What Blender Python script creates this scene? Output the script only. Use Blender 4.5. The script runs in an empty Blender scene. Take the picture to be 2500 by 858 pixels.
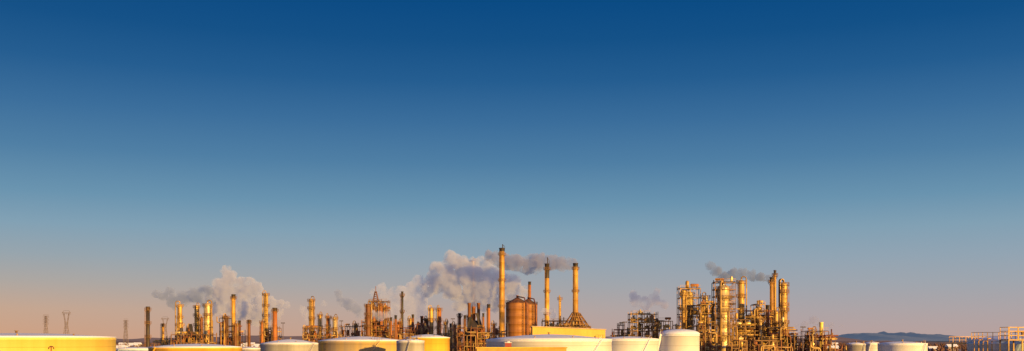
import bpy, math, random
from mathutils import Vector, noise
random.seed(7)
scene=bpy.context.scene
scene.view_settings.view_transform='Standard'
scene.view_settings.look='None'
scene.view_settings.exposure=0
COL=scene.collection
# ---------------- image pixel coordinates + assumed distance -> metres ----------------
F=2430.0; EYE=16.0; HOR=830.0
def X(b,D): return (b-1250.0)/F*D
def Z(e,D): return EYE+(HOR-e)/F*D
def S(w,D): return w/F*D
# ---------------- materials ----------------
def mat(name,c1,c2=None,rough=0.6,metal=0.0,scale=0.3,zs=0.15,bump=0.0,courses=0.0,ribs=0.0):
    m=bpy.data.materials.new(name); m.use_nodes=True
    nt=m.node_tree; N=nt.nodes; L=nt.links
    b=N['Principled BSDF']
    b.inputs['Roughness'].default_value=rough; b.inputs['Metallic'].default_value=metal
    c2=c2 or tuple(x*0.6 for x in c1)
    tc=N.new('ShaderNodeNewGeometry'); mp=N.new('ShaderNodeMapping')
    mp.inputs['Scale'].default_value=(1,1,zs)
    L.new(tc.outputs['Position'],mp.inputs['Vector'])
    n=N.new('ShaderNodeTexNoise'); n.inputs['Scale'].default_value=scale; n.inputs['Detail'].default_value=6; n.inputs['Roughness'].default_value=0.65
    L.new(mp.outputs[0],n.inputs['Vector'])
    r=N.new('ShaderNodeValToRGB'); r.color_ramp.elements[0].position=0.36; r.color_ramp.elements[1].position=0.62
    r.color_ramp.elements[0].color=(*c2,1); r.color_ramp.elements[1].color=(*c1,1)
    L.new(n.outputs['Fac'],r.inputs['Fac'])
    out=r.outputs['Color']
    if courses>0:
        sx=N.new('ShaderNodeSeparateXYZ'); L.new(tc.outputs['Position'],sx.inputs[0])
        d=N.new('ShaderNodeMath'); d.operation='DIVIDE'; d.inputs[1].default_value=courses; L.new(sx.outputs['Z'],d.inputs[0])
        fr=N.new('ShaderNodeMath'); fr.operation='FRACT'; L.new(d.outputs[0],fr.inputs[0])
        lt=N.new('ShaderNodeMath'); lt.operation='LESS_THAN'; lt.inputs[1].default_value=0.05; L.new(fr.outputs[0],lt.inputs[0])
        mx=N.new('ShaderNodeMixRGB'); mx.blend_type='MULTIPLY'; mx.inputs['Color2'].default_value=(.75,.72,.7,1)
        L.new(lt.outputs[0],mx.inputs['Fac']); L.new(out,mx.inputs['Color1']); out=mx.outputs[0]
    L.new(out,b.inputs['Base Color'])
    if bump>0 or ribs>0:
        bp=N.new('ShaderNodeBump'); bp.inputs['Strength'].default_value=max(bump,0.5 if ribs else 0); bp.inputs['Distance'].default_value=0.15
        if ribs>0:
            w=N.new('ShaderNodeTexWave'); w.inputs['Scale'].default_value=ribs; L.new(tc.outputs['Position'],w.inputs['Vector']); L.new(w.outputs['Fac'],bp.inputs['Height'])
        else:
            n2=N.new('ShaderNodeTexNoise'); n2.inputs['Scale'].default_value=1.2; L.new(tc.outputs['Position'],n2.inputs['Vector']); L.new(n2.outputs['Fac'],bp.inputs['Height'])
        L.new(bp.outputs[0],b.inputs['Normal'])
    return m
M={}
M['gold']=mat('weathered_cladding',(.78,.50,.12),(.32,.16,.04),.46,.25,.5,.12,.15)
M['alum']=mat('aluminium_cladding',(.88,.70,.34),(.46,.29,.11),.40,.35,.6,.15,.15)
M['brown']=mat('rusty_steel',(.26,.10,.035),(.08,.032,.018),.6,.2,.5,.1,.1)
M['rust']=mat('rust_orange_steel',(.44,.15,.035),(.18,.06,.02),.65,.1,.4,.08,.1)
M['dark']=mat('sooty_steel',(.07,.05,.04),(.03,.025,.022),.6,.3,.5,.2)
M['ochre']=mat('ochre_paint',(.68,.38,.06),(.28,.13,.03),.55,.1,.4,.1)
M['frame']=mat('structural_steel',(.34,.17,.05),(.07,.035,.018),.65,.1,.4,.5)
M['framey']=mat('yellow_structural_steel',(.66,.38,.08),(.18,.09,.025),.6,.1,.35,.5)
M['pipe']=mat('insulated_pipe',(.60,.38,.12),(.16,.08,.035),.5,.2,.4,.4)
M['pipered']=mat('red_brown_pipe',(.30,.10,.035),(.10,.035,.02),.5,.2,.4,.4)
M['deck']=mat('grating',(.09,.06,.04),(.03,.022,.018),.8,.2)
M['yellow']=mat('yellow_safety_paint',(.80,.40,.03),(.5,.24,.02),.5,0)
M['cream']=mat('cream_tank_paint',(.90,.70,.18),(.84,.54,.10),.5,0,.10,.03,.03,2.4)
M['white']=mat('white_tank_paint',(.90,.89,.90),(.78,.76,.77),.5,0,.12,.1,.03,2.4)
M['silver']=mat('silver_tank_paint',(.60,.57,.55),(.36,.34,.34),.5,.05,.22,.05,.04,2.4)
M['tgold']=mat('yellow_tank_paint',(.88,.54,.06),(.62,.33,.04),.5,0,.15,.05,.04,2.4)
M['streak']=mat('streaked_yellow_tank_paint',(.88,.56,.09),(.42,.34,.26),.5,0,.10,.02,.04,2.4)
M['pale']=mat('pale_blue_tank_paint',(.58,.70,.84),(.32,.42,.54),.5,0,.35,.25,.04,2.4)
M['snow']=mat('snow',(.88,.89,.93),(.76,.76,.82),.8,0,.25,1,.3)
M['silo']=mat('silo_rust_brown',(.40,.16,.03),(.24,.09,.02),.6,.1,.3,.06,.04,3.0)
M['ware']=mat('ochre_corrugated_wall',(.82,.52,.09),(.68,.40,.06),.6,0,.2,.2,0,0,.8)
M['wareroof']=mat('warehouse_roof',(.60,.45,.30),(.4,.3,.2),.7,0)
M['brick']=mat('orange_brick',(.66,.36,.08),(.50,.26,.06),.8,0,.8,1)
M['red']=mat('red_paint',(.35,.06,.04),None,.6)
M['glass']=mat('dark_window',(.03,.03,.04),(.02,.02,.03),.15)
M['pylon']=mat('galvanised_steel',(.20,.15,.15),(.13,.10,.10),.6,.2)
M['house']=mat('house_wall',(.40,.30,.25),(.25,.18,.15),.8,0,.02,1)
# ---------------- mesh builder ----------------
class MB:
    def __init__(s): s.v=[]; s.f=[]; s.s=[]
    def add(s,v,f,sm):
        o=len(s.v); s.v+=[tuple(p) for p in v]
        for i,q in enumerate(f): s.f.append([k+o for k in q]); s.s.append(sm if isinstance(sm,bool) else sm[i])
    def rev(s,prof,cx=0,cy=0,n=20,cap=True):
        v=[];f=[];sm=[]
        for r,z in prof:
            for i in range(n):
                a=2*math.pi*i/n; v.append((cx+r*math.cos(a),cy+r*math.sin(a),z))
        for k in range(len(prof)-1):
            for i in range(n):
                j=(i+1)%n; f.append([k*n+i,k*n+j,(k+1)*n+j,(k+1)*n+i]); sm.append(True)
        if cap:
            f.append(list(range(n))[::-1]); sm.append(False)
            f.append([(len(prof)-1)*n+i for i in range(n)]); sm.append(False)
        s.add(v,f,sm)
    def cyl(s,cx,cy,z0,z1,r,r1=None,n=14): s.rev([(r,z0),(r if r1 is None else r1,z1)],cx,cy,n)
    def box(s,x0,x1,y0,y1,z0,z1):
        v=[(x0,y0,z0),(x1,y0,z0),(x1,y1,z0),(x0,y1,z0),(x0,y0,z1),(x1,y0,z1),(x1,y1,z1),(x0,y1,z1)]
        s.add(v,[[0,3,2,1],[4,5,6,7],[0,1,5,4],[1,2,6,5],[2,3,7,6],[3,0,4,7]],False)
    def beam(s,p,q,t,t2=None):
        p=Vector(p);q=Vector(q);d=q-p
        if d.length<1e-4: return
        d.normalize(); u=d.cross(Vector((0,0,1)))
        if u.length<.01: u=Vector((1,0,0))
        u.normalize(); w=d.cross(u); t2=t2 or t
        v=[]
        for c in (p,q):
            for a,b in ((-1,-1),(1,-1),(1,1),(-1,1)): v.append(c+u*a*t/2+w*b*t2/2)
        s.add(v,[[0,1,2,3],[7,6,5,4],[0,4,5,1],[1,5,6,2],[2,6,7,3],[3,7,4,0]],False)
    def tube(s,pts,r,n=8):
        P=[Vector(p) for p in pts]; v=[];f=[];m=len(P)
        u=None
        for i in range(m):
            d=(P[min(i+1,m-1)]-P[max(i-1,0)]).normalized()
            if u is None:
                u=d.cross(Vector((0.13,0.97,0.2))).normalized()
            else:
                u=(u-d*u.dot(d)).normalized()
            w=d.cross(u)
            for k in range(n):
                a=2*math.pi*k/n; v.append(P[i]+(u*math.cos(a)+w*math.sin(a))*r)
        for i in range(m-1):
            for k in range(n):
                j=(k+1)%n; f.append([i*n+k,i*n+j,(i+1)*n+j,(i+1)*n+k])
        sm=[True]*len(f)
        f.append(list(range(n))[::-1]); f.append([(m-1)*n+k for k in range(n)]); sm+=[False,False]
        s.add(v,f,sm)
    def hdrum(s,c,ax,L,r,n=14):
        prof=[(-L/2-r*.5,.05),(-L/2-r*.35,r*.6),(-L/2,r),(L/2,r),(L/2+r*.35,r*.6),(L/2+r*.5,.05)]
        v=[];f=[]
        for t,rr in prof:
            for k in range(n):
                a=2*math.pi*k/n
                if ax==0: v.append((c[0]+t,c[1]+rr*math.cos(a),c[2]+rr*math.sin(a)))
                else: v.append((c[0]+rr*math.cos(a),c[1]+t,c[2]+rr*math.sin(a)))
        for i in range(len(prof)-1):
            for k in range(n):
                j=(k+1)%n; f.append([i*n+k,i*n+j,(i+1)*n+j,(i+1)*n+k])
        s.add(v,f,True)
    def rail(s,pts,t=.1,h=1.1,sp=2.0):
        P=[Vector(p) for p in pts]
        for a,b in zip(P[:-1],P[1:]):
            s.beam(a+Vector((0,0,h)),b+Vector((0,0,h)),t); s.beam(a+Vector((0,0,h*.5)),b+Vector((0,0,h*.5)),t*.7)
            n=max(1,int((b-a).length/sp))
            for i in range(n):
                q=a.lerp(b,i/n); s.beam(q,q+Vector((0,0,h)),t)
    def obj(s,name,m,parent=None,loc=(0,0,0)):
        me=bpy.data.meshes.new(name); me.from_pydata(s.v,[],s.f); me.update()
        me.polygons.foreach_set('use_smooth',s.s)
        me.materials.append(m if not isinstance(m,str) else M[m])
        o=bpy.data.objects.new(name,me); COL.objects.link(o); o.location=loc
        if parent: o.parent=parent
        return o
def thing(name,label,cat,loc,group=None):
    e=bpy.data.objects.new(name,None); COL.objects.link(e); e.location=loc; e.empty_display_size=1
    e['label']=label; e['category']=cat
    if group: e['group']=group
    return e
def arc(r,z,a0,a1,n=12): return [(r*math.cos(a0+(a1-a0)*i/n),r*math.sin(a0+(a1-a0)*i/n),z) for i in range(n+1)]

# ---------------- builders ----------------
def ladder(r,z0,z1,ang,parent,cage=True,m='frame'):
    b=MB(); c,s_=math.cos(ang),math.sin(ang)
    tx,ty=-s_,c
    R=r+.35
    for d in (-.35,.35): b.beam((R*c+tx*d,R*s_+ty*d,z0),(R*c+tx*d,R*s_+ty*d,z1),.12)
    z=z0
    while z<z1:
        b.beam((R*c-tx*.35,R*s_-ty*.35,z),(R*c+tx*.35,R*s_+ty*.35,z),.07)
        if cage:
            b.beam((R*c-tx*.4,R*s_-ty*.4,z),((R+.7)*c,(R+.7)*s_,z),.06); b.beam((R*c+tx*.4,R*s_+ty*.4,z),((R+.7)*c,(R+.7)*s_,z),.06)
        z+=1.4
    if cage: b.beam(((R+.7)*c,(R+.7)*s_,z0),((R+.7)*c,(R+.7)*s_,z1),.08)
    b.obj('ladder',m,parent)
def platform(r,z,parent,w=1.3,a0=0,a1=2*math.pi,m='framey'):
    b=MB(); n=16
    v=[];f=[]
    for i in range(n+1):
        a=a0+(a1-a0)*i/n
        for rr,zz in ((r,z),(r+w,z),(r+w,z+.2),(r,z+.2)): v.append((rr*math.cos(a),rr*math.sin(a),zz))
    for i in range(n):
        for k in range(4):
            f.append([i*4+k,i*4+(k+1)%4,(i+1)*4+(k+1)%4,(i+1)*4+k])
    b.add(v,f,False)
    b.rail(arc(r+w,z+.2,a0,a1,10),.13,1.15,3)
    for i in range(4):
        a=a0+(a1-a0)*(i+.5)/4; b.beam((r*math.cos(a),r*math.sin(a),z-1.2),((r+w)*math.cos(a),(r+w)*math.sin(a),z),.14)
    b.obj('platform',m,parent)
def column(px,w,ytop,D,m='gold',plats=4,seed=0,label=None,neck=None,pipe=True,lad=True,pm='frame',zlow=12):
    rd=random.Random(seed*31+int(px))
    r=S(w,D)/2; H=Z(ytop,D)
    e=thing('distillation_column',label or 'gold-lit metal distillation column ringed with platforms in the refinery','distillation column',(X(px,D),D,0),'refinery distillation columns')
    b=MB(); zt=H-r*.6
    prof=[(r*1.08,0),(r*1.08,3),(r,4)]
    if neck:
        zn=zt*neck[0]; prof+=[(r,zn),(r*neck[1],zn+r*1.2)]; rt=r*neck[1]
    else: rt=r
    zz=prof[-1][1]+3
    while zz<zt-2:
        prof+=[(rt,zz),(rt*1.035,zz+.08),(rt*1.035,zz+.3),(rt,zz+.4)]; zz+=5.5
    prof+=[(rt,zt),(rt*.93,zt+rt*.25),(rt*.7,zt+rt*.46),(rt*.35,zt+rt*.57),(rt*.06,zt+rt*.6)]
    b.rev(prof,n=24); b.cyl(0,0,zt+rt*.4,H+.9,max(.2,rt*.14),n=8)
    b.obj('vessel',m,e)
    for i in range(plats):
        z=zlow+(zt-.6-zlow)*(i+1)/plats if plats>1 else zt-.6
        rr=r if (neck and z<zt*neck[0]) else rt
        a0=rd.uniform(0,6.28); span=6.28 if (i==plats-1 or rd.random()<.4) else rd.uniform(2.6,4.6)
        if span<6: a0=-math.pi/2-span/2+rd.uniform(-.9,.9)
        platform(rr,z+(rd.uniform(-1,1) if i<plats-1 else 0),e,w=max(.9,r*.4),a0=a0,a1=a0+span,m=pm)
    if lad: ladder(rt if not neck else r,5,zt,rd.choice([-.6,-2.5,-1.3]),e,m=pm)
    if pipe:
        a=rd.choice([-.35,-2.8,-2.1]); pr=max(.22,r*.17); R=r+pr+.3
        p=MB(); ca,sa=math.cos(a),math.sin(a)
        pts=[(0,0,H+.3),(0,0,H+1.0),(ca*.3*R,sa*.3*R,H+1.5),(ca*.7*R,sa*.7*R,H+1.4),(ca*.95*R,sa*.95*R,H+.8),(ca*R,sa*R,H-.3),(ca*R,sa*R,4)]
        p.tube(pts,pr); p.obj('overhead_pipe','pipe',e)
        a2=a+rd.uniform(.7,1.3); c2,s2=math.cos(a2),math.sin(a2); zb=H*rd.uniform(.55,.8); p=MB()
        p.tube([(c2*r*.9,s2*r*.9,zb),(c2*(R-.1),s2*(R-.1),zb),(c2*R,s2*R,zb-.5),(c2*R,s2*R,4)],pr*.7)
        p.obj('side_pipe','pipe',e)
    return e
def stack(px,w,ytop,D,m='ochre',plats=2,label=None,taper=.85,tip=0,capm='dark',mouth=2.2):
    r=S(w,D)/2; H=Z(ytop,D)
    e=thing('chimney_stack',label or 'tall steel chimney stack rising above the refinery','chimney',(X(px,D),D,0),'refinery chimney stacks')
    b=MB(); r1=r/taper if taper<1 else r
    prof=[(r1*1.15,0),(r1*1.02,6)]
    z=10
    while z<H-mouth-1:
        f=z/H; rr=r1+(r-r1)*f
        prof+=[(rr,z),(rr*1.06,z+.1),(rr*1.06,z+.45),(rr,z+.55)]; z+=7.5
    prof+=[(r,H-mouth)]
    b.rev(prof,n=20); b.obj('shaft',m,e)
    c=MB(); v=[(r,H-mouth),(r*1.02,H-.5),(r*1.12,H-.4),(r*1.12,H),(r*.8,H),(r*.8,H-mouth)]
    c.rev(v,n=20,cap=False); c.obj('stack_mouth',capm,e)
    for i in range(plats):
        z=H*(1-.06-.22*i); platform(r*(1.02),z,e,w=max(.8,r*.45),m='frame')
    ladder(r1,4,H-2,-2.2,e)
    if tip:
        t=MB(); t.tube([(r*.3,0,H-2),(r*.3,0,H+tip*.7),(r*.3-.2,0,H+tip)],.3,8); t.obj('flare_tip','dark',e)
        t=MB(); t.tube([(r*.9,0,H-3),(r*1.1,0,H+tip*.3),(r*.9,0,H+tip*.6),(r*.4,0,H+tip*.8)],.09,6)
        t.obj('pilot_line','dark',e)
    return e
def process(px0,px1,ytop,D,depth=12,levels=5,bays=3,seed=0,label=None,m='frame',full=False,dens=1.0,vm=None):
    rd=random.Random(seed)
    x0=X(px0,D);x1=X(px1,D);W=x1-x0;H=Z(ytop,D);xc=(x0+x1)/2
    e=thing('process_unit',label or 'open steel process unit with decks, vessels and pipework','refinery unit',(xc,D,0),'refinery process units')
    fr=MB(); dk=MB(); ps=MB(); pr=MB()
    hs=[H if full else H*(.72 if rd.random()<.45 else rd.choice([1,.88])) for _ in range(bays)]
    hs[rd.randrange(bays)]=H
    xs=[-W/2+W*i/bays for i in range(bays+1)]; ys=[-depth/2,depth/2]; dz=H/levels
    t=min(.5,max(.28,W*.02))
    for i,x in enumerate(xs):
        hh=max(hs[max(0,i-1)],hs[min(bays-1,i)])
        for y in ys+[0]: fr.beam((x,y,0),(x,y,hh+rd.choice([0,0,1.2])),t)
    for b in range(bays):
        xa,xb=xs[b],xs[b+1]
        z=dz
        while z<=hs[b]+.01:
            for y in ys: fr.beam((xa,y,z),(xb,y,z),t*.9)
            for x in (xa,xb): fr.beam((x,ys[0],z),(x,ys[1],z),t*.85)
            if rd.random()<.75:
                dk.box(xa+.1,xb-.1,ys[0]+.1,ys[1]*rd.choice([1,.98,.3])-.1,z+.3,z+.42)
                rl=MB(); rl.rail([(xa,ys[0],z+.4),(xb,ys[0],z+.4)],.11,1.15,2); rl.obj('railing','framey',e)
            if rd.random()<.5: 
                q=rd.random()<.5
                fr.beam((xa if q else xb,ys[0]-.05,z-dz),(xb if q else xa,ys[0]-.05,z),t*.5)
            elif rd.random()<.5:
                fr.beam((xa,ys[0]-.05,z-dz),((xa+xb)/2,ys[0]-.05,z),t*.5); fr.beam((xb,ys[0]-.05,z-dz),((xa+xb)/2,ys[0]-.05,z),t*.5)
            topl=z+dz>hs[b]+.01
            if rd.random()<(.3 if topl else .85)*dens:
                v=MB(); bw=xb-xa; kind=rd.random(); zz=z+.45; rr=min(bw*.3,dz*.33,2.2)*(.6 if topl else 1)
                yv=rd.uniform(ys[0]*.7,0)
                if kind<.45:
                    cx=rd.uniform(xa+rr,xb-rr) if xb-xa>2*rr else (xa+xb)/2
                    hh=min(dz*.85,rr*4)
                    v.rev([(rr*.9,zz),(rr*.9,zz+.5),(rr,zz+.8),(rr,zz+hh*.8),(rr*.7,zz+hh*.93),(rr*.1,zz+hh)],cx,yv,16)
                elif kind<.85:
                    v.hdrum(((xa+xb)/2,yv,zz+rr+.3),0,max(bw-rr*1.6,.8),rr*.85)
                    for q in (-.25,.25): v.box((xa+xb)/2+bw*q-.2,(xa+xb)/2+bw*q+.2,yv-rr*.6,yv+rr*.6,zz,zz+rr*.6)
                else:
                    v.box(xa+bw*.2,xb-bw*.2,yv-1,yv+1,zz,zz+dz*.5*(.5 if topl else 1)); v.cyl((xa+xb)/2,yv,zz+dz*.25,zz+dz*.75*(.6 if topl else 1),bw*.12)
                v.obj('process_vessel',vm or rd.choice(['gold','alum','rust','gold']),e)
            z+=dz
    for _ in range(int((bays*3+2)*dens)):
        x=rd.uniform(-W/2,W/2); y=rd.choice([ys[0]-.6,ys[0]-.9,ys[0]*.5]); za=rd.uniform(0,H*.4); zb=rd.uniform(H*.5,H*.97); r_=rd.uniform(.13,.36)
        g=(ps if rd.random()<.65 else pr)
        kk=rd.random(); k=r_*2.5
        if kk<.5:
            g.tube([(x,y,za),(x,y,zb-k),(x,y+k*.3,zb-k*.3),(x,y+k,zb),(x,y+4,zb)],r_,7)
        elif kk<.8:
            x2=max(-W/2,min(W/2,x+rd.uniform(-.5,.5)*W)); sg=1 if x2>x else -1
            if abs(x2-x)<3*k: x2=x+sg*3*k
            zc=min(H*.97,zb+rd.uniform(3,8))
            g.tube([(x,y,za),(x,y,zb-k),(x+sg*k*.3,y,zb-k*.3),(x+sg*k,y,zb),(x2-sg*k,y,zb),(x2-sg*k*.3,y,zb+k*.3),(x2,y,zb+k),(x2,y,zb+k+zc*.1)],r_,7)
        else:
            x2=max(-W/2,min(W/2,x+rd.uniform(-.5,.5)*W)); sg=1 if x2>x else -1
            if abs(x2-x)<3*k: x2=x+sg*3*k
            g.tube([(x,y,za),(x,y,zb-k),(x+sg*k*.3,y,zb-k*.3),(x+sg*k,y,zb),(x2-sg*k,y,zb),(x2-sg*k*.3,y,zb-k*.3),(x2,y,zb-k),(x2,y,max(0,zb-rd.uniform(6,H*.6)))],r_,7)
    for _ in range(int(levels*1.8*dens)):
        z=rd.uniform(H*.25,H*.93); y=rd.uniform(ys[0],ys[0]*.3); r_=rd.uniform(.13,.35)
        (ps if rd.random()<.6 else pr).tube([(-W/2-rd.uniform(0,2),y,z),(W/2+rd.uniform(0,2),y,z)],r_,7)
    z=0;sx=rd.choice([-1,1]); xx=sx*(W/2+.2); q=1; st=MB()
    while z+dz<=H*.8:
        a=(xx,-depth*.3*q,z);b_=(xx,depth*.3*q,z+dz); st.beam(a,b_,.8,.15); st.beam((a[0],a[1],a[2]+1.1),(b_[0],b_[1],b_[2]+1.1),.1); z+=dz;q=-q
    if st.v: st.obj('stair','framey',e)
    fr.obj('steel_frame',m,e); 
    if dk.v: dk.obj('deck','deck',e)
    if ps.v: ps.obj('pipework','pipe',e)
    if pr.v: pr.obj('pipework','pipered',e)
    return e
def tank(px,hw,yr,yc,D,m='white',label=None,stair=-1.2,n=72,railz=True,dome=False,roofm='snow'):
    r=S(hw,D); Hr=Z(yr,D-r*.8); Hc=max(Hr+.8,Z(yc,D))
    e=thing('storage_tank',label,'storage tank',(X(px,D),D,0),'oil storage tanks')
    b=MB(); b.rev([(r+.25,0),(r+.25,.4),(r,.4),(r,Hr-.5),(r+.12,Hr-.48),(r+.12,Hr-.38),(r,Hr-.36),(r,Hr)],n=n,cap=False); b.obj('shell',m,e)
    q=MB(); h=Hc-Hr
    if dome: prof=[(r+.12,Hr-.05),(r+.12,Hr+.12)]+[(r*math.cos(t*math.pi/2/8),Hr+.12+h*math.sin(t*math.pi/2/8)) for t in range(1,8)]+[(.2,Hc)]
    else: prof=[(r+.12,Hr-.05),(r+.12,Hr+.14),(r*.8,Hr+.14+h*.28),(r*.4,Hr+.14+h*.75),(r*.12,Hr+h),(.2,Hr+h+.05)]
    q.rev(prof,n=n); q.obj('roof',roofm,e)
    v=MB(); v.rev([(.25,Hc-.1),(.25,Hc+.5),(.45,Hc+.5),(.45,Hc+.6)]); v.obj('roof_vent','pipe',e)
    for i in range(3):
        v=MB(); a=-1.9+i*.8; v.cyl(r*.75*math.cos(a),r*.75*math.sin(a),Hr+.1,Hr+h*.4+.4,.18); v.obj('breather_valve','pipe',e)
    if railz:
        k=MB(); k.rail(arc(r+.1,Hr+.15,stair-.12,stair+.12,4),.06,1.1,1.5)
        k.obj('railing','frame',e)
    s=MB(); pts=[];na=26
    for i in range(na+1):
        a=stair-(.9)*(1-i/na); z=Hr*i/na; pts.append(((r+.45)*math.cos(a),(r+.45)*math.sin(a),z))
    for i in range(na):
        s.beam(pts[i],pts[i+1],.5,.15); s.beam((pts[i][0],pts[i][1],pts[i][2]+1.1),(pts[i+1][0],pts[i+1][1],pts[i+1][2]+1.1),.05); s.beam(pts[i],(pts[i][0],pts[i][1],pts[i][2]+1.1),.05)
    s.obj('spiral_stair',m,e)
    return e

# ================= GROUND AND FAR LAND =================
def grid(name,x0,x1,y0,y1,nx,ny,fn,m):
    b=MB(); v=[];f=[]
    for j in range(ny+1):
        for i in range(nx+1):
            x=x0+(x1-x0)*i/nx;y=y0+(y1-y0)*j/ny; v.append((x,y,fn(x,y)))
    for j in range(ny):
        for i in range(nx):
            a=j*(nx+1)+i; f.append([a,a+1,a+nx+2,a+nx+1])
    b.add(v,f,True); o=b.obj(name,m); o['kind']='structure'; return o
gm=mat('snowy_ground',(.45,.42,.42),(.12,.09,.07),.9,0,.02,1)
grid('ground',-20000,20000,-800,30000,4,4,lambda x,y:0,gm)
def painted_haze_mat(name,c1,c2,em,es,scale):  # haze is painted on: surface emission stands in for airlight
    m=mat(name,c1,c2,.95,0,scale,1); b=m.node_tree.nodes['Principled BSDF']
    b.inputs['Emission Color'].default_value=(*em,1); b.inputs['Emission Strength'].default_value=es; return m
hm=painted_haze_mat('hill_woods_painted_haze',(.055,.06,.085),(.015,.022,.04),(.16,.21,.30),.45,.005)  # base colour also tinted blue for the distance haze
prof=[(1980,833),(2020,832),(2045,827),(2062,822),(2078,816),(2110,815),(2128,817),(2146,821),(2162,819),(2182,811),(2196,815),(2215,814),(2232,820),(2250,817),(2268,822),(2285,820),(2310,825),(2330,826),(2350,831),(2400,833),(2460,833),(2600,833),(2800,833)]
def hill(x,y):
    bx=x/9500*F+1250
    h=832
    for (a,ha),(c,hc) in zip(prof[:-1],prof[1:]):
        if a<=bx<=c: h=ha+(hc-ha)*(bx-a)/(c-a)
    z=(832-h)/F*9500
    yy=(y-9500)/1200
    nz=noise.noise(Vector((x*.004,y*.004,2)))*.25+noise.noise(Vector((x*.014,y*.01,5)))*.12
    return max(0,z*math.exp(-yy*yy)*(1.0+nz)+12*math.exp(-yy*yy)*(1+noise.noise(Vector((x*.006,y*.006,0)))*1.2))-3
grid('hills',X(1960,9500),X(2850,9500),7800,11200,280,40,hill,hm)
lm=painted_haze_mat('lowland_painted_haze',(.16,.10,.08),(.08,.05,.05),(.30,.17,.17),.26,.006)
def low(x,y):
    yy=(y-4200)/900
    return 34*math.exp(-yy*yy)*(.75+.45*noise.noise(Vector((x*.0015,3,0)))+.25*noise.noise(Vector((x*.008,y*.004,1)))) -1
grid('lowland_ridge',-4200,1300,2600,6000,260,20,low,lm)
def low2(x,y):
    yy=(y-2400)/300
    return 13*math.exp(-yy*yy)*(.9+.6*noise.noise(Vector((x*.01,y*.01,1)))) -1
lm2=painted_haze_mat('brown_scrubland_painted_haze',(.20,.09,.06),(.09,.05,.045),(.3,.17,.17),.1,.02)
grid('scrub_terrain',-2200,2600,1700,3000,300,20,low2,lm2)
rd=random.Random(5); w=MB()
ico=[(0,0,-1),(.72,-.52,-.45),(-.28,-.85,-.45),(-.89,0,-.45),(-.28,.85,-.45),(.72,.52,-.45),(.28,-.85,.45),(-.72,-.52,.45),(-.72,.52,.45),(.28,.85,.45),(.89,0,.45),(0,0,1)]
icf=[[0,2,1],[1,5,0],[0,3,2],[0,4,3],[0,5,4],[1,10,5],[2,6,1],[3,7,2],[4,8,3],[5,9,4],[1,6,10],[2,7,6],[3,8,7],[4,9,8],[5,10,9],[6,11,10],[7,11,6],[8,11,7],[9,11,8],[10,11,9]]
for _ in range(3000):
    D=rd.uniform(1100,2300); bx=rd.uniform(-30,2560); x=X(bx,D); h=rd.uniform(4,11); r=rd.uniform(1.6,3.4)
    w.beam((x,D,0),(x,D,h*.6),.4)
    for k in range(5):
        cx=x+rd.uniform(-1,1)*r;cy=D+rd.uniform(-1,1)*r;cz=h*rd.uniform(.3,.9);rr=r*rd.uniform(.25,.5)
        w.add([(cx+a*rr*rd.uniform(.5,1.5),cy+b*rr*rd.uniform(.5,1.5),cz+c*rr*1.5*rd.uniform(.5,1.5)) for a,b,c in ico],icf,False)
o=w.obj('bare_woodland',mat('bare_twigs',(.17,.075,.05),(.07,.045,.04),.9,0,.03,1)); o['kind']='stuff'; o['label']='reddish brown leafless woodland beyond the refinery'; o['category']='woodland'
for i in range(34):
    D=rd.uniform(1100,1700); bx=rd.choice([rd.uniform(268,360),rd.uniform(520,780),rd.uniform(1930,2360),rd.uniform(590,640)])
    W=rd.uniform(8,16);d=rd.uniform(8,12);h=rd.uniform(5,9)
    e=thing('house','small distant house with a snowy gabled roof','house',(X(bx,D),D,0),'distant town houses')
    b=MB(); b.box(-W/2,W/2,-d/2,d/2,0,h); b.obj('wall','house',e)
    b=MB(); b.add([(-W/2-.4,-d/2-.4,h),(W/2+.4,-d/2-.4,h),(W/2+.4,d/2+.4,h),(-W/2-.4,d/2+.4,h),(-W/2-.4,0,h+3),(W/2+.4,0,h+3)],[[0,1,5,4],[2,3,4,5],[1,2,5],[3,0,4],[3,2,1,0]],False); b.obj('roof','snow',e)
    for k in (-.3,0,.3):
        b=MB(); b.box(W*k-.5,W*k+.5,-d/2-.05,-d/2+.05,h*.5,h*.5+1.4); b.obj('window','glass',e)

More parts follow.
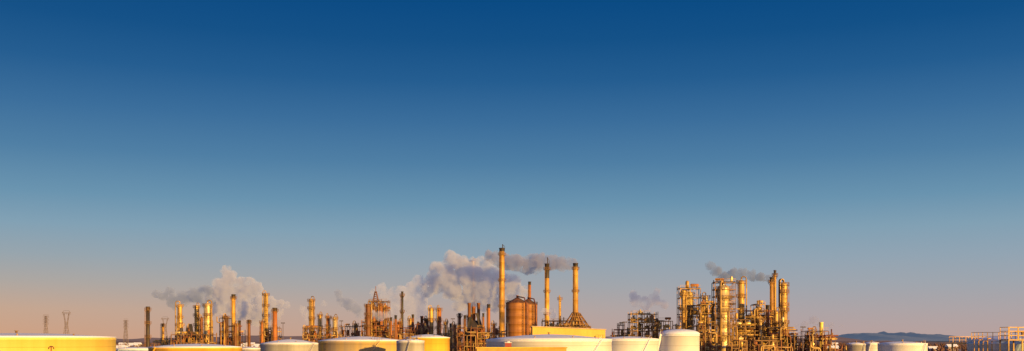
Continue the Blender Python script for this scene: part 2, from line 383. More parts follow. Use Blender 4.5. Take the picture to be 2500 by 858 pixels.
# ================= TRANSMISSION TOWERS =================
def pylon(px,ytop,D,wide,cat,label):
    H=Z(ytop,D); e=thing('transmission_tower',label,'pylon',(X(px,D),D,0),'lattice transmission towers')
    b=MB(); t=.42; wt=1.3; wb=S(wide,D)/2
    def sec(z):
        f=z/H
        if cat:
            if f<.68: return wb+(wt-wb)*(f/.68)
            return wt+(wb*.75-wt)*((f-.68)/.27)
        return wb+(wt-wb)*min(1,f/.75)
    n=9; zs=[H*.95*i/n for i in range(n+1)] if cat else [H*.97*i/n for i in range(n+1)]
    for a,c in zip(zs[:-1],zs[1:]):
        A,C=sec(a),sec(c)
        dA=min(A,wb) if not(cat and a>H*.68) else wt; dC=min(C,wb) if not(cat and c>H*.68) else wt
        for sx in (-1,1):
            for sy in (-1,1):
                b.beam((sx*A,sy*dA,a),(sx*C,sy*dC,c),t)
        for sy in (-1,1):
            if not(cat and a>H*.72):
                b.beam((-A,sy*dA,a),(C,sy*dC,c),t*.5); b.beam((A,sy*dA,a),(-C,sy*dC,c),t*.5)
        for sx in (-1,1): b.beam((sx*A,-dA,a),(sx*C,dC,c),t*.5)
    if cat:
        A=wb*.75; 
        for sy in (-1,1):
            b.beam((-A*1.5,sy*wt*.3,H*.95),(A*1.5,sy*wt*.3,H*.95),t)
            b.beam((-A*1.5,sy*wt*.3,H*.95),(-A*.9,0,H),t*.6); b.beam((A*1.5,sy*wt*.3,H*.95),(A*.9,0,H),t*.6)
            b.beam((-A*.9,0,H),(A*.9,0,H),t*.5)
            b.beam((-A,0,H*.9),(A*.0,0,H*.95),t*.5);b.beam((A,0,H*.9),(0,0,H*.95),t*.5)
    b.obj('lattice_body','pylon',e)
    arms=[.95] if cat else [.97,.87,.77]
    for f in arms:
        aw=wb*.75*1.5 if cat else wb*.95
        z=H*f
        if not cat:
            c=MB(); c.beam((-aw,0,z),(aw,0,z),t); c.beam((-aw,0,z+2),(aw,0,z+2),t*.6); c.obj('crossarm','pylon',e)
        for sx in ((-1,0,1) if cat else (-1,1)):
            c=MB(); c.tube([(sx*aw,0,z),(sx*aw,0,z-2.6)],.22,6); c.obj('insulator','pylon',e)
pylon(112,769,1500,14,False,'slim lattice pylon with three short crossarms')
pylon(162,759,1450,18,True,'wide-headed lattice pylon standing beyond the cream tank')
pylon(307,780,1500,12,False,'slim distant lattice pylon over brown scrub')
pylon(403,774,1600,16,True,'wide-headed lattice pylon behind the refinery columns')

# ================= TANKS =================
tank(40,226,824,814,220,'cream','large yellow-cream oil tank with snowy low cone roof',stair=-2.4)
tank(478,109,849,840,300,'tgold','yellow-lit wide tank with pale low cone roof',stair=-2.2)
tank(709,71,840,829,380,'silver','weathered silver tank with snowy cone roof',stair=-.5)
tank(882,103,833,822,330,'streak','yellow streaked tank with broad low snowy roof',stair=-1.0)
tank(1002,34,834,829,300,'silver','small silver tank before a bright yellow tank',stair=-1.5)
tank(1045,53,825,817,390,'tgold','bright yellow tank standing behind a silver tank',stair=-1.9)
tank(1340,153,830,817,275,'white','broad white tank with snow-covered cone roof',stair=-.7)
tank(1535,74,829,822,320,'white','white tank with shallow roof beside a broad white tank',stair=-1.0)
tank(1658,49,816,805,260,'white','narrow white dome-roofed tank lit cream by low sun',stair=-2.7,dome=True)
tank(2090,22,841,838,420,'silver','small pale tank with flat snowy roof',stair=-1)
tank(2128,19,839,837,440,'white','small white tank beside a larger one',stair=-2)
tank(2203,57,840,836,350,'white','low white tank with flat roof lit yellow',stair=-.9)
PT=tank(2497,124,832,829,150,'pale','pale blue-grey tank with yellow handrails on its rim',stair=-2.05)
tank(332,50,853,849,380,'pale','low grey tank with snow on its roof',stair=-2)
tank(612,30,852,848,420,'silver','small silver tank between larger tanks',stair=-2)
e=thing('gooseneck_vent','brown curved gooseneck vent pipe before the cream tank','vent pipe',(X(125,190),190,0))
b=MB(); b.tube([(0,0,0),(0,0,Z(849,190)),(0,0,Z(846.5,190))],.12); b.obj('pipe','brown',e)
b=MB(); z=Z(847,190); b.tube([(-.5,0,z-.45),(-.42,0,z-.1),(-.2,0,z+.05),(.2,0,z+.05),(.42,0,z-.1),(.5,0,z-.45)],.11); b.obj('hood','brown',e)
e=thing('stair_landing_cage','yellow steel landing with tall handrails above a pale tank','platform',(X(2478,140),140,0))
b=MB(); x0=X(2452,140)-X(2478,140); x1=X(2560,140)-X(2478,140); zt=Z(830,140)
for x in (x0,x0+1.9,x1): 
    for y in (-1.2,1.2): b.beam((x,y,0),(x,y,zt),.16)
b.box(x0,x1,-1.3,1.3,zt-.1,zt+.05); b.obj('landing','framey',e)
for y in (-1.2,1.2):
    b=MB()
    for k in (.6,1.2,1.75): b.beam((x0,y,zt+k),(x1,y,zt+k),.08)
    x=x0
    while x<x1: b.beam((x,y,zt),(x,y,zt+1.8),.08); x+=1.3
    b.obj('handrail','yellow',e)
b=MB()
for k in (.6,1.2,1.75): b.beam((x0,-1.2,zt+k),(x0,1.2,zt+k),.08)
b.obj('handrail','yellow',e)
e=thing('tank_walkway','yellow-railed steel walkway leading to the pale tank','walkway',(X(2350,160),160,0))
b=MB(); x0=X(2322,160)-X(2350,160); x1=X(2400,160)-X(2350,160); zt=Z(838,160)
b.box(x0,x1,-.7,.7,zt-.15,zt)
for x in (x0+.2,x1-.2): b.beam((x,0,0),(x,0,zt),.2)
b.obj('walkway_deck','framey',e)
for y in (-.7,.7): b=MB(); b.rail([(x0,y,zt),(x1,y,zt)],.07,1.0,.9); b.obj('handrail','yellow',e)
e=thing('pipe_bundle','cluster of yellow pipes next to pale tank','pipes',(X(2400,146),146,0))
for k in range(5):
    b=MB(); x=-1.3+k*.65; b.tube([(x,0,0),(x,0,Z(827+k%3*3,146)-.3),(x+.1,0,Z(827+k%3*3,146)),(x+.5,0,Z(827+k%3*3,146))],.06+.02*(k%2)); b.obj('pipe','yellow',e)
r=S(124,150); Hr=Z(832,150-r*.8); b=MB(); b.rail(arc(r+.05,Hr+.1,-math.pi,-.2,26),.07,1.1,1.5); b.obj('rim_handrail','yellow',PT)

# ================= BUILDINGS =================
D=420
e=thing('warehouse','long ochre corrugated warehouse with gently sloping roofline','warehouse',(X(1389,D),D,0))
hw=S(89,D); z0=Z(798,D); z1=Z(806,D)
b=MB(); b.add([(-hw,0,0),(hw,0,0),(hw,30,0),(-hw,30,0),(-hw,0,z0),(hw,0,z1),(hw,30,z1),(-hw,30,z0)],[[0,3,2,1],[0,1,5,4],[1,2,6,5],[2,3,7,6],[3,0,4,7]],False); b.obj('wall','ware',e)
b=MB(); h=.35; b.add([(-hw-.4,-.4,z0),(hw+.4,-.4,z1),(hw+.4,30.4,z1),(-hw-.4,30.4,z0),(-hw-.4,-.4,z0+h),(hw+.4,-.4,z1+h),(hw+.4,30.4,z1+h),(-hw-.4,30.4,z0+h)],[[0,3,2,1],[4,5,6,7],[0,1,5,4],[1,2,6,5],[2,3,7,6],[3,0,4,7]],False); b.obj('roof','wareroof',e)
for k in (-.6,-.1,.45):
    b=MB(); b.box(hw*k-2,hw*k+2,-.1,.05,0,5); b.obj('door','brown',e)
D=235
e=thing('control_building','low orange brick building with flat parapet roof','building',(X(1273,D),D,0))
hw=S(107,D); zt=Z(850.5,D)
b=MB(); b.box(-hw,hw,-5,5,0,zt); b.obj('wall','brick',e)
b=MB(); b.box(-hw-.25,hw+.25,-5.25,5.25,zt,zt+.25); b.obj('parapet','tgold',e)
for i in range(10): 
    x=-hw+1.5+i*(2*hw-3)/9
    for z in (3,7,10.5): b=MB(); b.box(x-.6,x+.6,-5.06,-4.95,z,z+1.5); b.obj('window','glass',e)
e=thing('rooftop_unit','red box-shaped ventilation unit on an orange building','ventilation unit',(X(1241,D),D,zt+.25))
b=MB(); b.box(-.75,.75,-.9,.9,0,1.0); b.obj('housing','red',e); b=MB(); b.box(-.85,.85,-1,1,1.0,1.1); b.cyl(0,0,1.1,1.3,.4); b.obj('lid','snow',e)
def silo(px,w,ye,yc,D,label,wm):
    r=S(w,D)/2; H=Z(ye,D); Hc=Z(yc,D)
    e=thing('silo',label,'silo',(X(px,D),D,0),'rust-brown silos')
    b=MB(); pr=[(r,0)]; z=4
    while z<H-2: pr+=[(r,z),(r*1.012,z+.05),(r*1.012,z+.35),(r,z+.4)]; z+=4
    pr+=[(r,H)]; b.rev(pr,n=48,cap=False); b.obj('wall',wm,e)
    b=MB(); b.rev([(r*1.03,H-.1),(r*1.03,H+.2),(r*.5,H+(Hc-H)*.55),(r*.12,Hc),(.1,Hc+.1)],n=48); b.cyl(0,0,Hc,Hc+1.2,r*.1); b.obj('roof','brown',e)
    b=MB(); b.rail(arc(r*1.02,H+.2,0,2*math.pi,24),.12,1.2,3); b.obj('railing','dark',e)
    ladder(r,2,H,-1.1,e,m='dark')
    b=MB(); b.tube([(0,-r*.2,Hc+.5),(r*.6,-r*.6,Hc-.2),(r*.86,-r*.86,H-2),(r*.8,-r*.8,0)],.35); b.obj('pipe','pipered',e)
silo(1263,56,741,727,520,'large rust-brown cylindrical silo with conical roof','silo')
silo(1290,44,744,730,552,'second rust-brown silo standing behind the larger one','silo')

# ================= STACKS =================
A=stack
A(361,9,749,560,'dark',3,'dark slender stack with small platforms near its top',taper=.95)
A(570,9.5,719,620,'ochre',1,'ochre steel chimney rising from dark framework',taper=.9)
A(671,11,752,600,'rust',1,'thick rust-brown chimney with plain mouth')
A(982,5.5,712,610,'dark',2,'very thin dark stack rising beside steam')
A(1122,7,765,560,'brown',1,'short brown chimney beside steel framework')
A(1193,8,743,560,'rust',0,'rust-red chimney beside furnaces',taper=.95)
A(1225.5,13,606,600,'ochre',4,'tallest ochre chimney with hooked flare tip',taper=.9,tip=2.2)
A(1293,7,688,650,'rust',0,'thin red-brown chimney rising behind silos',taper=.95)
A(1335.5,11,644,610,'ochre',3,'slender chimney with black top and flare tip',taper=.95,tip=3.8,mouth=9)
A(1405,12,643,600,'ochre',3,'tall ochre chimney over a pyramidal steel base',taper=.78)
A(1892,6,660,455,'ochre',1,'thin ochre stack beside a tall column',taper=.95)
A(1884,9,677,450,'ochre',1,'gold-lit stack close to another thin stack',taper=.95)
A(2005,9,787,430,'cream',0,'short pale chimney above a low process unit',taper=.95,capm='cream')
A(398,6,790,620,'ochre',1,'short ochre stack standing among low pipes')
A(608,7,781,610,'brown',1,'short brown stack beside framework')
A(1008,6,768,590,'brown',0,'short brown stack above red-brown pipework'); A(955,5,775,570,'rust',0,'slim rust-brown stack by the derrick')
A(966,6,770,560,'rust',0,'slim rust-brown stack by the derrick')
A(1874,9,745,440,'rust',0,'stubby brown stack in the process area',taper=.95)
A(585,6,783,615,'brown',0,'short brown stack behind dark framework'); A(1100,5,790,560,'rust',0,'slim rust-brown stack among low pipework')
A(1135,6,770,575,'brown',0,'dark brown flue near furnaces'); A(1180,5,765,570,'rust',0,'slim rust-brown flue near furnaces')
def furnace(px,w,yb,ytop,D,n,label,seed=0):
    W=S(w,D); zb=Z(yb,D); H=Z(ytop,D)
    e=thing('furnace_heater',label,'furnace',(X(px,D),D,0),'refinery furnaces')
    b=MB(); b.box(-W/2,W/2,-5,5,0,zb)
    for i in range(6): b.box(-W/2+W*i/5-.12,-W/2+W*i/5+.12,-5.25,-5,0,zb)
    b.obj('firebox','dark',e)
    h=MB(); t=W*.18; zt=zb+(H-zb)*.35
    h.add([(-W/2,-5,zb+.01),(W/2,-5,zb+.01),(W/2,5,zb+.01),(-W/2,5,zb+.01),(-t,-1.5,zt),(t,-1.5,zt),(t,1.5,zt),(-t,1.5,zt)],[[0,1,5,4],[1,2,6,5],[2,3,7,6],[3,0,4,7],[4,5,6,7]],False); h.obj('hood','dark',e)
    for i in range(n):
        s=MB(); x=(i-(n-1)/2)*W*.3; r=W*.1
        s.rev([(r,zb+(H-zb)*.12),(r,H-1-2*(i%2)),(r*1.15,H-.9-2*(i%2)),(r*1.15,H-2*(i%2)),(r*.8,H-2*(i%2)),(r*.8,H-3-2*(i%2))],x,0,16,cap=False); s.obj('flue','rust' if i%2 else 'brown',e)
    d=MB(); d.beam((W*.2,-3,zt+4),(W*.75,-3,zb-6),1.6,1.6); d.obj('duct','dark',e)
    d=MB(); d.beam((-W*.2,-3,zt+2),(-W*.6,-3,zb-8),1.2,1.2); d.obj('duct','dark',e)
    for zz in (zb*.5,zb*.72,zb): b=MB(); b.rail([(-W/2-1,-6,zz),(W/2+1,-6,zz)],.13); b.box(-W/2-1,W/2+1,-6,-5.3,zz-.2,zz); b.obj('platform','frame',e)
furnace(1157,38,806,740,540,3,'dark furnace with three rust-brown flues and sloping ducts')
furnace(1030,36,806,772,600,1,'dark furnace with sloping ducts')
furnace(465,16,815,797,580,1,'small brown furnace between columns')
D=600; e=thing('chimney_base_frame','dark pyramidal steel frame and ducts around chimney foot','steel frame',(X(1406,D),D,0))
b=MB(); zt=Z(765,D); hw=S(33,D); zb=Z(802,D)
for sx in (-1,-.6,-.3,.3,.6,1):
    for sy in (-1,1): b.beam((sx*hw,sy*6,zb),(sx*2.2,sy*2,zt),.5)
for f in (0,.25,.5,.75):
    w_=hw*(1-f)+2.2*f; y_=6*(1-f)+2*f; z=zb+(zt-zb)*f
    for sy in (-1,1): b.beam((-w_,sy*y_,z),(w_,sy*y_,z),.45)
    b.beam((-w_,-y_,z),(-w_,y_,z),.4);b.beam((w_,-y_,z),(w_,y_,z),.4)
for x in (-hw,-hw*.5,0,hw*.5,hw):
    for y in (-6,6): b.beam((x,y,0),(x,y,zb),.6)
b.box(-hw-1,hw+1,-6.5,6.5,zb-.3,zb); b.obj('steel_frame','frame',e)
b=MB(); b.rail([(-hw-1,-6.5,zb),(hw+1,-6.5,zb)],.14); b.obj('railing','framey',e)
for sx in (-1,1): b=MB(); b.add([(sx*hw*.8,-3,zb),(sx*hw*.8,3,zb),(sx*hw*.35,3,zb),(sx*hw*.35,-3,zb),(sx*3,-1,zt-3),(sx*3,1,zt-3),(sx*1.5,1,zt-2),(sx*1.5,-1,zt-2)],[[0,1,5,4],[1,2,6,5],[2,3,7,6],[3,0,4,7],[4,5,6,7],[0,3,2,1]],False); b.obj('duct','brown',e)

# ================= COLUMNS =================
C=column
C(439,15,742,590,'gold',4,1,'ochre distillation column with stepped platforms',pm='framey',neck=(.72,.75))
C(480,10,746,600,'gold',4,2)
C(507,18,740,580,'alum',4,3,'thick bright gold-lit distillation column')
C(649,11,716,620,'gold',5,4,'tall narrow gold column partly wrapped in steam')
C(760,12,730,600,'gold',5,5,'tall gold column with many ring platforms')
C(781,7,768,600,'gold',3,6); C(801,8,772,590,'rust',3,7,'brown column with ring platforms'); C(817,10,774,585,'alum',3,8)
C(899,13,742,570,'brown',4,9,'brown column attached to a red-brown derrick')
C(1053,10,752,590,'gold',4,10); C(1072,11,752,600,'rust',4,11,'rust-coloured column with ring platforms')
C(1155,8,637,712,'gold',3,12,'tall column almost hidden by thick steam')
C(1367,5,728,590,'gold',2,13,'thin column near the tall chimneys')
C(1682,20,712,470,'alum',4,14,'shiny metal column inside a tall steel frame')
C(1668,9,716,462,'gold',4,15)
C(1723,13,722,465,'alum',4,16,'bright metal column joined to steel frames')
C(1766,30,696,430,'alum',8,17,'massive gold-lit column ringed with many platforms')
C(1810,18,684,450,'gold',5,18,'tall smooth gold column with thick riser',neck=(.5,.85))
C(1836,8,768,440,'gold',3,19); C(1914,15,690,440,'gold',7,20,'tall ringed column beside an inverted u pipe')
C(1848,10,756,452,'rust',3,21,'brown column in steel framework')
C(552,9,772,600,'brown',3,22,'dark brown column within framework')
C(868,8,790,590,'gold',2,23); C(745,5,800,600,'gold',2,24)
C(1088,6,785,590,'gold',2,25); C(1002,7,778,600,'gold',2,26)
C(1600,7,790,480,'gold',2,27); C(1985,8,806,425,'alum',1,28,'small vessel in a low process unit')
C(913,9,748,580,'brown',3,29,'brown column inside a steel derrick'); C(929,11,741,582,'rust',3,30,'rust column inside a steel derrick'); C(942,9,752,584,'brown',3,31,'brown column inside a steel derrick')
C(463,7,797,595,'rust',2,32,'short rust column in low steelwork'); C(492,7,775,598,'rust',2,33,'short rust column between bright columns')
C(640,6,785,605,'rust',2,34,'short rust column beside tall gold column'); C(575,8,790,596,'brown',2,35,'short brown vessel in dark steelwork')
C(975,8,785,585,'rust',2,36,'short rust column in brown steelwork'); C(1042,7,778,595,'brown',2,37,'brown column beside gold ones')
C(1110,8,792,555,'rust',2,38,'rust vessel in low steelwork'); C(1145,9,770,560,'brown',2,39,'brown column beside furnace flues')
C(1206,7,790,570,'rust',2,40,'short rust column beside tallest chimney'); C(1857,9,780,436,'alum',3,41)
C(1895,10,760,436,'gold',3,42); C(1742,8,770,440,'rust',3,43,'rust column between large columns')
D=445; e=thing('inverted_u_pipe','tall dark pipe bent into an inverted u','pipe',(X(1902,D),D-4,0))
b=MB(); zt=Z(684,D); r=S(5,D); pts=[(-r,0,0),(-r,0,zt-r)]+[(r*math.cos(math.pi-a*math.pi/8),0,zt-r+r*math.sin(a*math.pi/8)) for a in range(1,8)]+[(r,0,zt-r),(r,0,zt*.55)]
b.tube(pts,.42,10); b.obj('pipe','dark',e)

# ================= PROCESS UNITS =================
P=process
P(428,520,818,575,14,4,6,31,'low steel platform under the columns',full=True)
P(543,592,778,605,12,6,3,32,'dark steel frame tower with vessels',m='dark',vm='brown')
P(640,682,802,610,10,4,2,33,None)
P(745,830,804,585,12,4,5,34,None,vm='rust')
P(832,882,798,590,12,4,4,35,None,vm='rust')
P(905,949,738,590,12,8,3,36,'red-brown steel tower packed with equipment',m='frame',vm='rust',dens=1.0,full=True)
P(886,960,788,575,12,5,4,37,None,m='brown',vm='rust')
P(950,1050,790,585,14,5,7,38,None,m='brown',vm='rust',dens=1.2)
P(1044,1118,794,580,14,5,5,39,None,m='frame')
P(1118,1200,802,532,10,5,5,40,None,m='brown',vm='rust')
P(1183,1236,802,580,12,5,3,41,None,m='brown',vm='rust')
P(1352,1385,785,585,12,5,2,42,None,m='frame')
P(1310,1350,785,600,12,5,3,43,None,m='frame')
P(1372,1440,798,580,12,4,4,44,None,m='frame',full=True)
P(1497,1535,795,500,10,4,3,50,'low brown steel unit with pipes',m='frame')
P(1537,1602,768,490,12,7,4,51,'dense gold-lit steel pipe structure',m='framey',dens=1.4,full=True)
P(1602,1655,785,485,12,6,3,52,None,m='framey',dens=1.3)
P(1657,1706,706,470,9,9,2,53,'tall gold steel frame enclosing shiny columns',m='framey',full=True,dens=.5)
P(1706,1742,745,460,10,8,2,54,'gold steel frame with stacked decks',m='framey',dens=1)
P(1742,1792,691,432,7,13,2,55,'tall steel frame wrapped round the massive column',m='frame',full=True,dens=.2)
P(1700,1745,795,425,12,6,3,56,None,m='frame')
P(1822,1878,745,445,12,9,3,57,'many-decked steel frame crowded with pipes',m='framey',dens=1.1)
P(1790,1835,782,440,12,7,2,58,None,m='frame',dens=1.2)
P(1876,1932,790,432,12,7,3,59,None,m='frame',dens=1.1)
P(1640,1710,806,440,12,5,4,60,None,m='framey')
P(1930,1975,822,430,12,5,3,61,None,m='frame',dens=1.2)
P(1966,2028,810,425,12,5,4,62,'low brown process unit with drums',m='brown',dens=1.4,vm='rust')
P(2028,2075,845,425,10,4,3,63,None,m='brown')
P(1780,1925,832,405,10,5,8,64,None,m='frame',dens=1.2)
P(1095,1122,808,560,10,5,2,65,None,m='framey')
P(385,430,826,600,10,4,3,66,None,m='frame')
D=588; e=thing('derrick_spire','red-brown lattice spire topping a steel tower','derrick',(X(921,D),D-6.5,0))
b=MB(); zb=Z(738,D); zt=Z(701,D)
for sx in (-1,1):
    for sy in (-1,1): b.beam((sx*1.6,sy*1.2,0),(sx*1.6,sy*1.2,zb),.35); b.beam((sx*1.6,sy*1.2,zb),(sx*.4,sy*.3,zt-3),.35)
for f in range(5):
    z=zb+(zt-3-zb)*f/5; q=1.6-1.2*f/5; b.beam((-q,-1,z),(q,-1,z+1.2),.25); b.beam((q,-1,z),(-q,-1,z+1.2),.25)
for f in range(10):
    z=zb*f/10; b.beam((-1.6,-1.2,z),(1.6,-1.2,z+zb/10),.2)
b.beam((0,0,zt-4),(0,0,zt),.3); b.obj('lattice_mast','brown',e)
b=MB(); b.box(-4,4,-2,2,zb-.2,zb); b.rail([(-4,-2,zb),(4,-2,zb)],.13); b.obj('platform','frame',e)
for px,yt,D in ((455,790,560),(527,800,570),(700,790,560),(1108,780,540),(1520,788,470),(1650,770,455),(1945,800,420),(1240,790,500),(840,785,570),(300,838,500)):
    e=thing('light_mast','slim steel mast with floodlight bar in the refinery','lamp post',(X(px,D),D-9,0),'refinery light masts')
    H=Z(yt,D); b=MB(); b.rev([(.28,0),(.14,H)],n=8); b.obj('mast','pylon',e)
    b=MB(); b.box(-1,1,-.1,.1,H,H+.2); 
    for k in (-.8,0,.8): b.box(k-.25,k+.25,-.4,-.1,H-.2,H+.3)
    b.obj('lamp_head','dark',e)

# ================= STEAM =================
def steam_mat(name,dens,em,col=(1,1,1),g=-.1,ec=(.62,.58,.80),lo=.36,hi=.56):
    m=bpy.data.materials.new(name); m.use_nodes=True; nt=m.node_tree; nt.nodes.clear(); N=nt.nodes;L=nt.links
    o=N.new('ShaderNodeOutputMaterial'); v=N.new('ShaderNodeVolumePrincipled')
    g_=N.new('ShaderNodeNewGeometry'); n=N.new('ShaderNodeTexNoise'); n.inputs['Scale'].default_value=.16; n.inputs['Detail'].default_value=4; n.inputs['Roughness'].default_value=.6
    L.new(g_.outputs['Position'],n.inputs['Vector'])
    mr=N.new('ShaderNodeMapRange'); mr.inputs['From Min'].default_value=lo; mr.inputs['From Max'].default_value=hi
    mr.inputs['To Min'].default_value=0.0; mr.inputs['To Max'].default_value=1.0; L.new(n.outputs['Fac'],mr.inputs['Value'])
    d=N.new('ShaderNodeMath'); d.operation='MULTIPLY'; d.inputs[1].default_value=dens; L.new(mr.outputs[0],d.inputs[0])
    e=N.new('ShaderNodeMath'); e.operation='MULTIPLY'; e.inputs[1].default_value=dens*em; L.new(mr.outputs[0],e.inputs[0])  # added glow standing in for light scattered many times inside the steam
    v.inputs['Color'].default_value=(*col,1); v.inputs['Anisotropy'].default_value=g
    L.new(d.outputs[0],v.inputs['Density']); L.new(e.outputs[0],v.inputs['Emission Strength'])
    v.inputs['Emission Color'].default_value=(*ec,1)
    L.new(v.outputs[0],o.inputs['Volume']); m.cycles.volume_step_rate=.35; return m
MC=(.84,.84,.92); ME=(.54,.50,.60)
def plume(pts,D,dens,em,label,seed=1,sub=12,vox=.7,disp=2.6,sz=5.0,col=MC,ec=ME,lo=.34,hi=.60):
    rd=random.Random(seed); b=MB()
    cx=sum(X(p[0],D) for p in pts)/len(pts); cz=sum(Z(p[1],D) for p in pts)/len(pts)
    def ball(x,y,z,r):
        n=12;prof=[(max(.02,r*math.sin(math.pi*i/8)),z-r*math.cos(math.pi*i/8)) for i in range(9)]
        b.rev(prof,x,y,n)
    for p in pts:
        px,py,r=p; x=X(px,D)-cx; z=Z(py,D)-cz; r=S(r,D); y=rd.uniform(-.4,.4)*r
        ball(x,y,z,r*1.02)
        for k in range(sub):
            a=rd.uniform(0,6.28); ph=math.asin(rd.uniform(-.9,.9)); q=r*.95
            ball(x+q*math.cos(a)*math.cos(ph),y+q*math.sin(a)*math.cos(ph),z+q*math.sin(ph),r*rd.uniform(.2,.5))
    o=b.obj('steam_plume',steam_mat('steam',dens,em,col,ec=ec,lo=lo,hi=hi),None,(cx,D,cz))
    o['kind']='stuff'; o['label']=label; o['category']='steam'
    m=o.modifiers.new('union','REMESH'); m.mode='VOXEL'; m.voxel_size=vox; m.use_smooth_shade=True
    for s_,k in ((sz,disp),(sz*.45,disp*.7),(sz*.2,disp*.35)):
        t=bpy.data.textures.new('billow','CLOUDS'); t.noise_scale=s_; t.noise_depth=3
        d=o.modifiers.new('billow','DISPLACE'); d.texture=t; d.strength=k; d.mid_level=.42; d.texture_coords='GLOBAL'
    return o
plume([(662,742,16),(645,760,22),(618,768,22),(590,752,26),(562,735,26),(546,705,24),(555,680,18),(552,662,11),(585,700,20),(608,693,14),(626,705,16),(522,725,22),(600,725,22),(640,735,18),(575,770,16),(685,742,10),(540,750,18),(672,765,14),(625,785,12)],650,.26,.18,'billowing pink-grey steam over refinery columns',1)
plume([(500,712,16),(475,722,17),(448,728,16),(424,735,14),(400,722,11),(380,718,8),(415,712,9),(505,740,14),(430,748,10)],640,.30,.15,'trailing blue-grey steam drifting from the columns',2,col=(.46,.52,.68),ec=(.38,.46,.66),lo=.34,hi=.58)
plume([(1268,715,18),(1245,700,24),(1232,722,26),(1205,690,32),(1180,705,36),(1165,655,24),(1190,662,24),(1150,680,38),(1122,662,32),(1108,642,22),(1085,675,32),(1060,692,26),(1044,706,18),(1110,702,32),(1152,722,26),(1125,745,16),(1182,735,24),(1212,745,18),(1098,624,12),(1072,660,20)],665,.24,.18,'huge billowing pinkish steam cloud beside the tallest chimney',3)
plume([(1022,688,14),(1005,705,17),(985,722,20),(1002,742,22),(1022,730,20),(968,740,19),(1032,760,18),(950,758,18),(930,705,10),(912,715,9),(980,765,20),(1000,775,18),(940,725,13),(960,715,12),(1050,770,14)],670,.15,.23,'soft pale steam rising among brown stacks',4,lo=.34,hi=.62)
plume([(1402,640,8),(1388,645,12),(1368,645,16),(1342,642,18),(1312,642,21),(1285,648,21),(1260,642,20),(1236,640,18),(1212,632,16),(1193,626,11),(1300,655,16)],625,.28,.16,'grey steam streaming from chimney tops',5,col=(.50,.50,.62),ec=(.44,.44,.60),lo=.32,hi=.56)
plume([(926,772,11),(910,768,9),(940,770,9),(900,778,7)],572,.26,.24,'small white steam puff by the derrick',6,vox=.5,disp=1.6,sz=3)
plume([(855,745,15),(838,738,12),(872,755,14),(826,716,9),(880,768,11)],640,.26,.18,'faint blue wisps of steam',7,col=(.5,.55,.7),ec=(.42,.48,.66),lo=.36,hi=.6)
plume([(1552,735,14),(1576,742,15),(1600,732,13),(1604,712,8),(1622,745,10),(1545,720,8)],520,.22,.22,'thin mauve wisp of steam over pipework',8,vox=.5,disp=1.9,sz=3,lo=.32,hi=.60,col=(.55,.54,.66),ec=(.52,.47,.60))
plume([(1734,650,9),(1748,664,11),(1768,676,11),(1790,670,12),(1812,668,12),(1834,674,11),(1856,678,10),(1876,680,8),(1760,684,8),(1800,682,8)],470,.42,.15,'thin blue-grey smoke trailing from the columns',9,col=(.38,.42,.55),vox=.4,disp=2.0,sz=3,ec=(.36,.44,.60),lo=.28,hi=.56)
plume([(1345,765,10),(1330,760,7),(1352,772,7)],595,.25,.22,'low steam puff beneath the slender chimney',10,vox=.5,disp=1.6,sz=3)
plume([(748,765,10),(738,755,8),(750,785,8),(700,745,7),(790,742,7)],640,.15,.2,'thin wisps of steam behind columns',11,vox=.5,disp=1.6,sz=3,lo=.40,hi=.62)
plume([(1945,796,5),(1965,793,8),(1985,783,10),(2005,792,8),(2030,795,6),(2055,796,4)],3000,.03,.2,'low mauve cloud of steam over the far land',12,vox=2,disp=8,sz=15,lo=.2,hi=.5,col=(.5,.5,.62),ec=(.46,.44,.58))

# ================= WORLD, SUN, CAMERA =================
wd=bpy.data.worlds.new('World'); scene.world=wd; wd.use_nodes=True
nt=wd.node_tree; N=nt.nodes; L=nt.links; bg=N['Background']
tc=N.new('ShaderNodeTexCoord'); sx=N.new('ShaderNodeSeparateXYZ'); L.new(tc.outputs['Generated'],sx.inputs[0])
def lin(c): return tuple((x/255/12.92 if x/255<.04045 else ((x/255+.055)/1.055)**2.4) for x in c)
def ramp(stops):
    r=N.new('ShaderNodeValToRGB'); cr=r.color_ramp
    mr=N.new('ShaderNodeMapRange'); mr.inputs['From Min'].default_value=-.02; mr.inputs['From Max'].default_value=.38
    L.new(sx.outputs['Z'],mr.inputs['Value']); L.new(mr.outputs[0],r.inputs['Fac'])
    ps=[]
    for y,c in stops:
        t=(HOR-y)/F; z=t/math.sqrt(1+t*t); ps.append(((z+.02)/.40,c))
    ps.sort(key=lambda q:q[0])
    cr.elements[0].position=max(0,ps[0][0]); cr.elements[0].color=(*lin(ps[0][1]),1)
    cr.elements[1].position=ps[-1][0]; cr.elements[1].color=(*lin(ps[-1][1]),1)
    for p,c in ps[1:-1]:
        e_=cr.elements.new(p); e_.color=(*lin(c),1)
    return r
up=[(-80,(0,66,120)),(0,(0,72,130)),(100,(13,79,134)),(200,(32,91,143)),(300,(56,108,154)),(400,(77,125,163)),(500,(104,146,174)),(570,(128,159,179))]
ra=ramp(up+[(640,(150,163,172)),(700,(172,165,160)),(760,(196,165,144)),(825,(206,160,130))])
rb=ramp(up+[(640,(145,163,178)),(700,(158,164,173)),(760,(172,163,166)),(825,(184,160,156))])
mx=N.new('ShaderNodeMixRGB'); mr=N.new('ShaderNodeMapRange'); mr.inputs['From Min'].default_value=-.46; mr.inputs['From Max'].default_value=.25
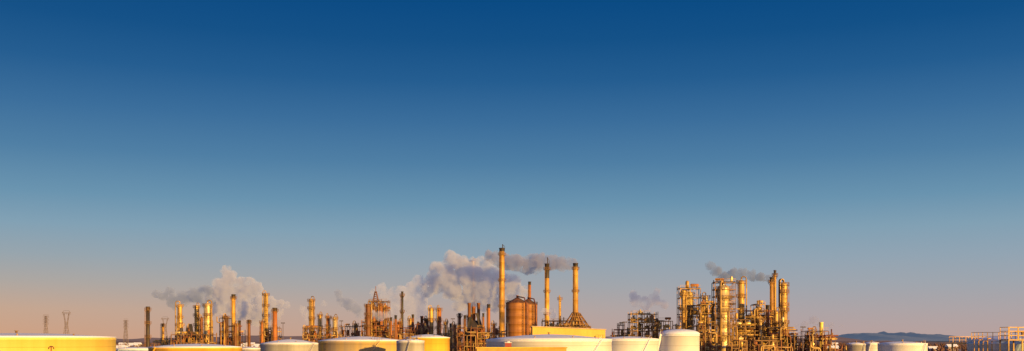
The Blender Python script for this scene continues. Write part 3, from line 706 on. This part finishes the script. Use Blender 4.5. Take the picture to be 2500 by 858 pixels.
L.new(sx.outputs['X'],mr.inputs['Value']); L.new(mr.outputs[0],mx.inputs['Fac']); L.new(ra.outputs[0],mx.inputs['Color1']); L.new(rb.outputs[0],mx.inputs['Color2'])
sky=N.new('ShaderNodeTexSky'); sky.sky_type='NISHITA'; sky.sun_disc=False
EL=math.radians(7); AZ=math.radians(180-38)
sky.sun_elevation=EL; sky.sun_rotation=AZ
sc=N.new('ShaderNodeMixRGB'); sc.blend_type='ADD'; sc.inputs['Fac'].default_value=.002
L.new(mx.outputs[0],sc.inputs['Color1']); L.new(sky.outputs[0],sc.inputs['Color2'])
# lavender fill light added to the unseen sunward sky, lifts camera-facing shade
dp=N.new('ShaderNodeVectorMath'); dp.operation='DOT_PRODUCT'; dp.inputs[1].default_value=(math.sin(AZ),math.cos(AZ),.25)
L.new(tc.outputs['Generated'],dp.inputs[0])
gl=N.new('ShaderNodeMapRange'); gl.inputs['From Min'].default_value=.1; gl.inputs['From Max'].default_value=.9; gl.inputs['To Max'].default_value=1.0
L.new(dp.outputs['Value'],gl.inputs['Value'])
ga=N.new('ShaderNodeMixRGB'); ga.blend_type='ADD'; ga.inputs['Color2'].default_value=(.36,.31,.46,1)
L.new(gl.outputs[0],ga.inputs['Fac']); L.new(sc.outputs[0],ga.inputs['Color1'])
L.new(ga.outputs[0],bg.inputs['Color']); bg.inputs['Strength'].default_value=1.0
sv=Vector((math.sin(AZ)*math.cos(EL),math.cos(AZ)*math.cos(EL),math.sin(EL)))
sl=bpy.data.lights.new('Sun','SUN'); sl.energy=5.0; sl.angle=math.radians(.6); sl.color=(1.5,.90,.20)
so=bpy.data.objects.new('Sun',sl); COL.objects.link(so); so.rotation_euler=sv.to_track_quat('Z','Y').to_euler(); so.location=(0,0,200)
cam=bpy.data.cameras.new('Camera'); co=bpy.data.objects.new('Camera',cam); COL.objects.link(co)
cam.sensor_width=36; cam.lens=F*36/2500; cam.shift_y=(HOR-429)/2500; cam.clip_end=60000; cam.clip_start=1
co.location=(0,0,EYE); co.rotation_euler=(math.pi/2,0,0); scene.camera=co
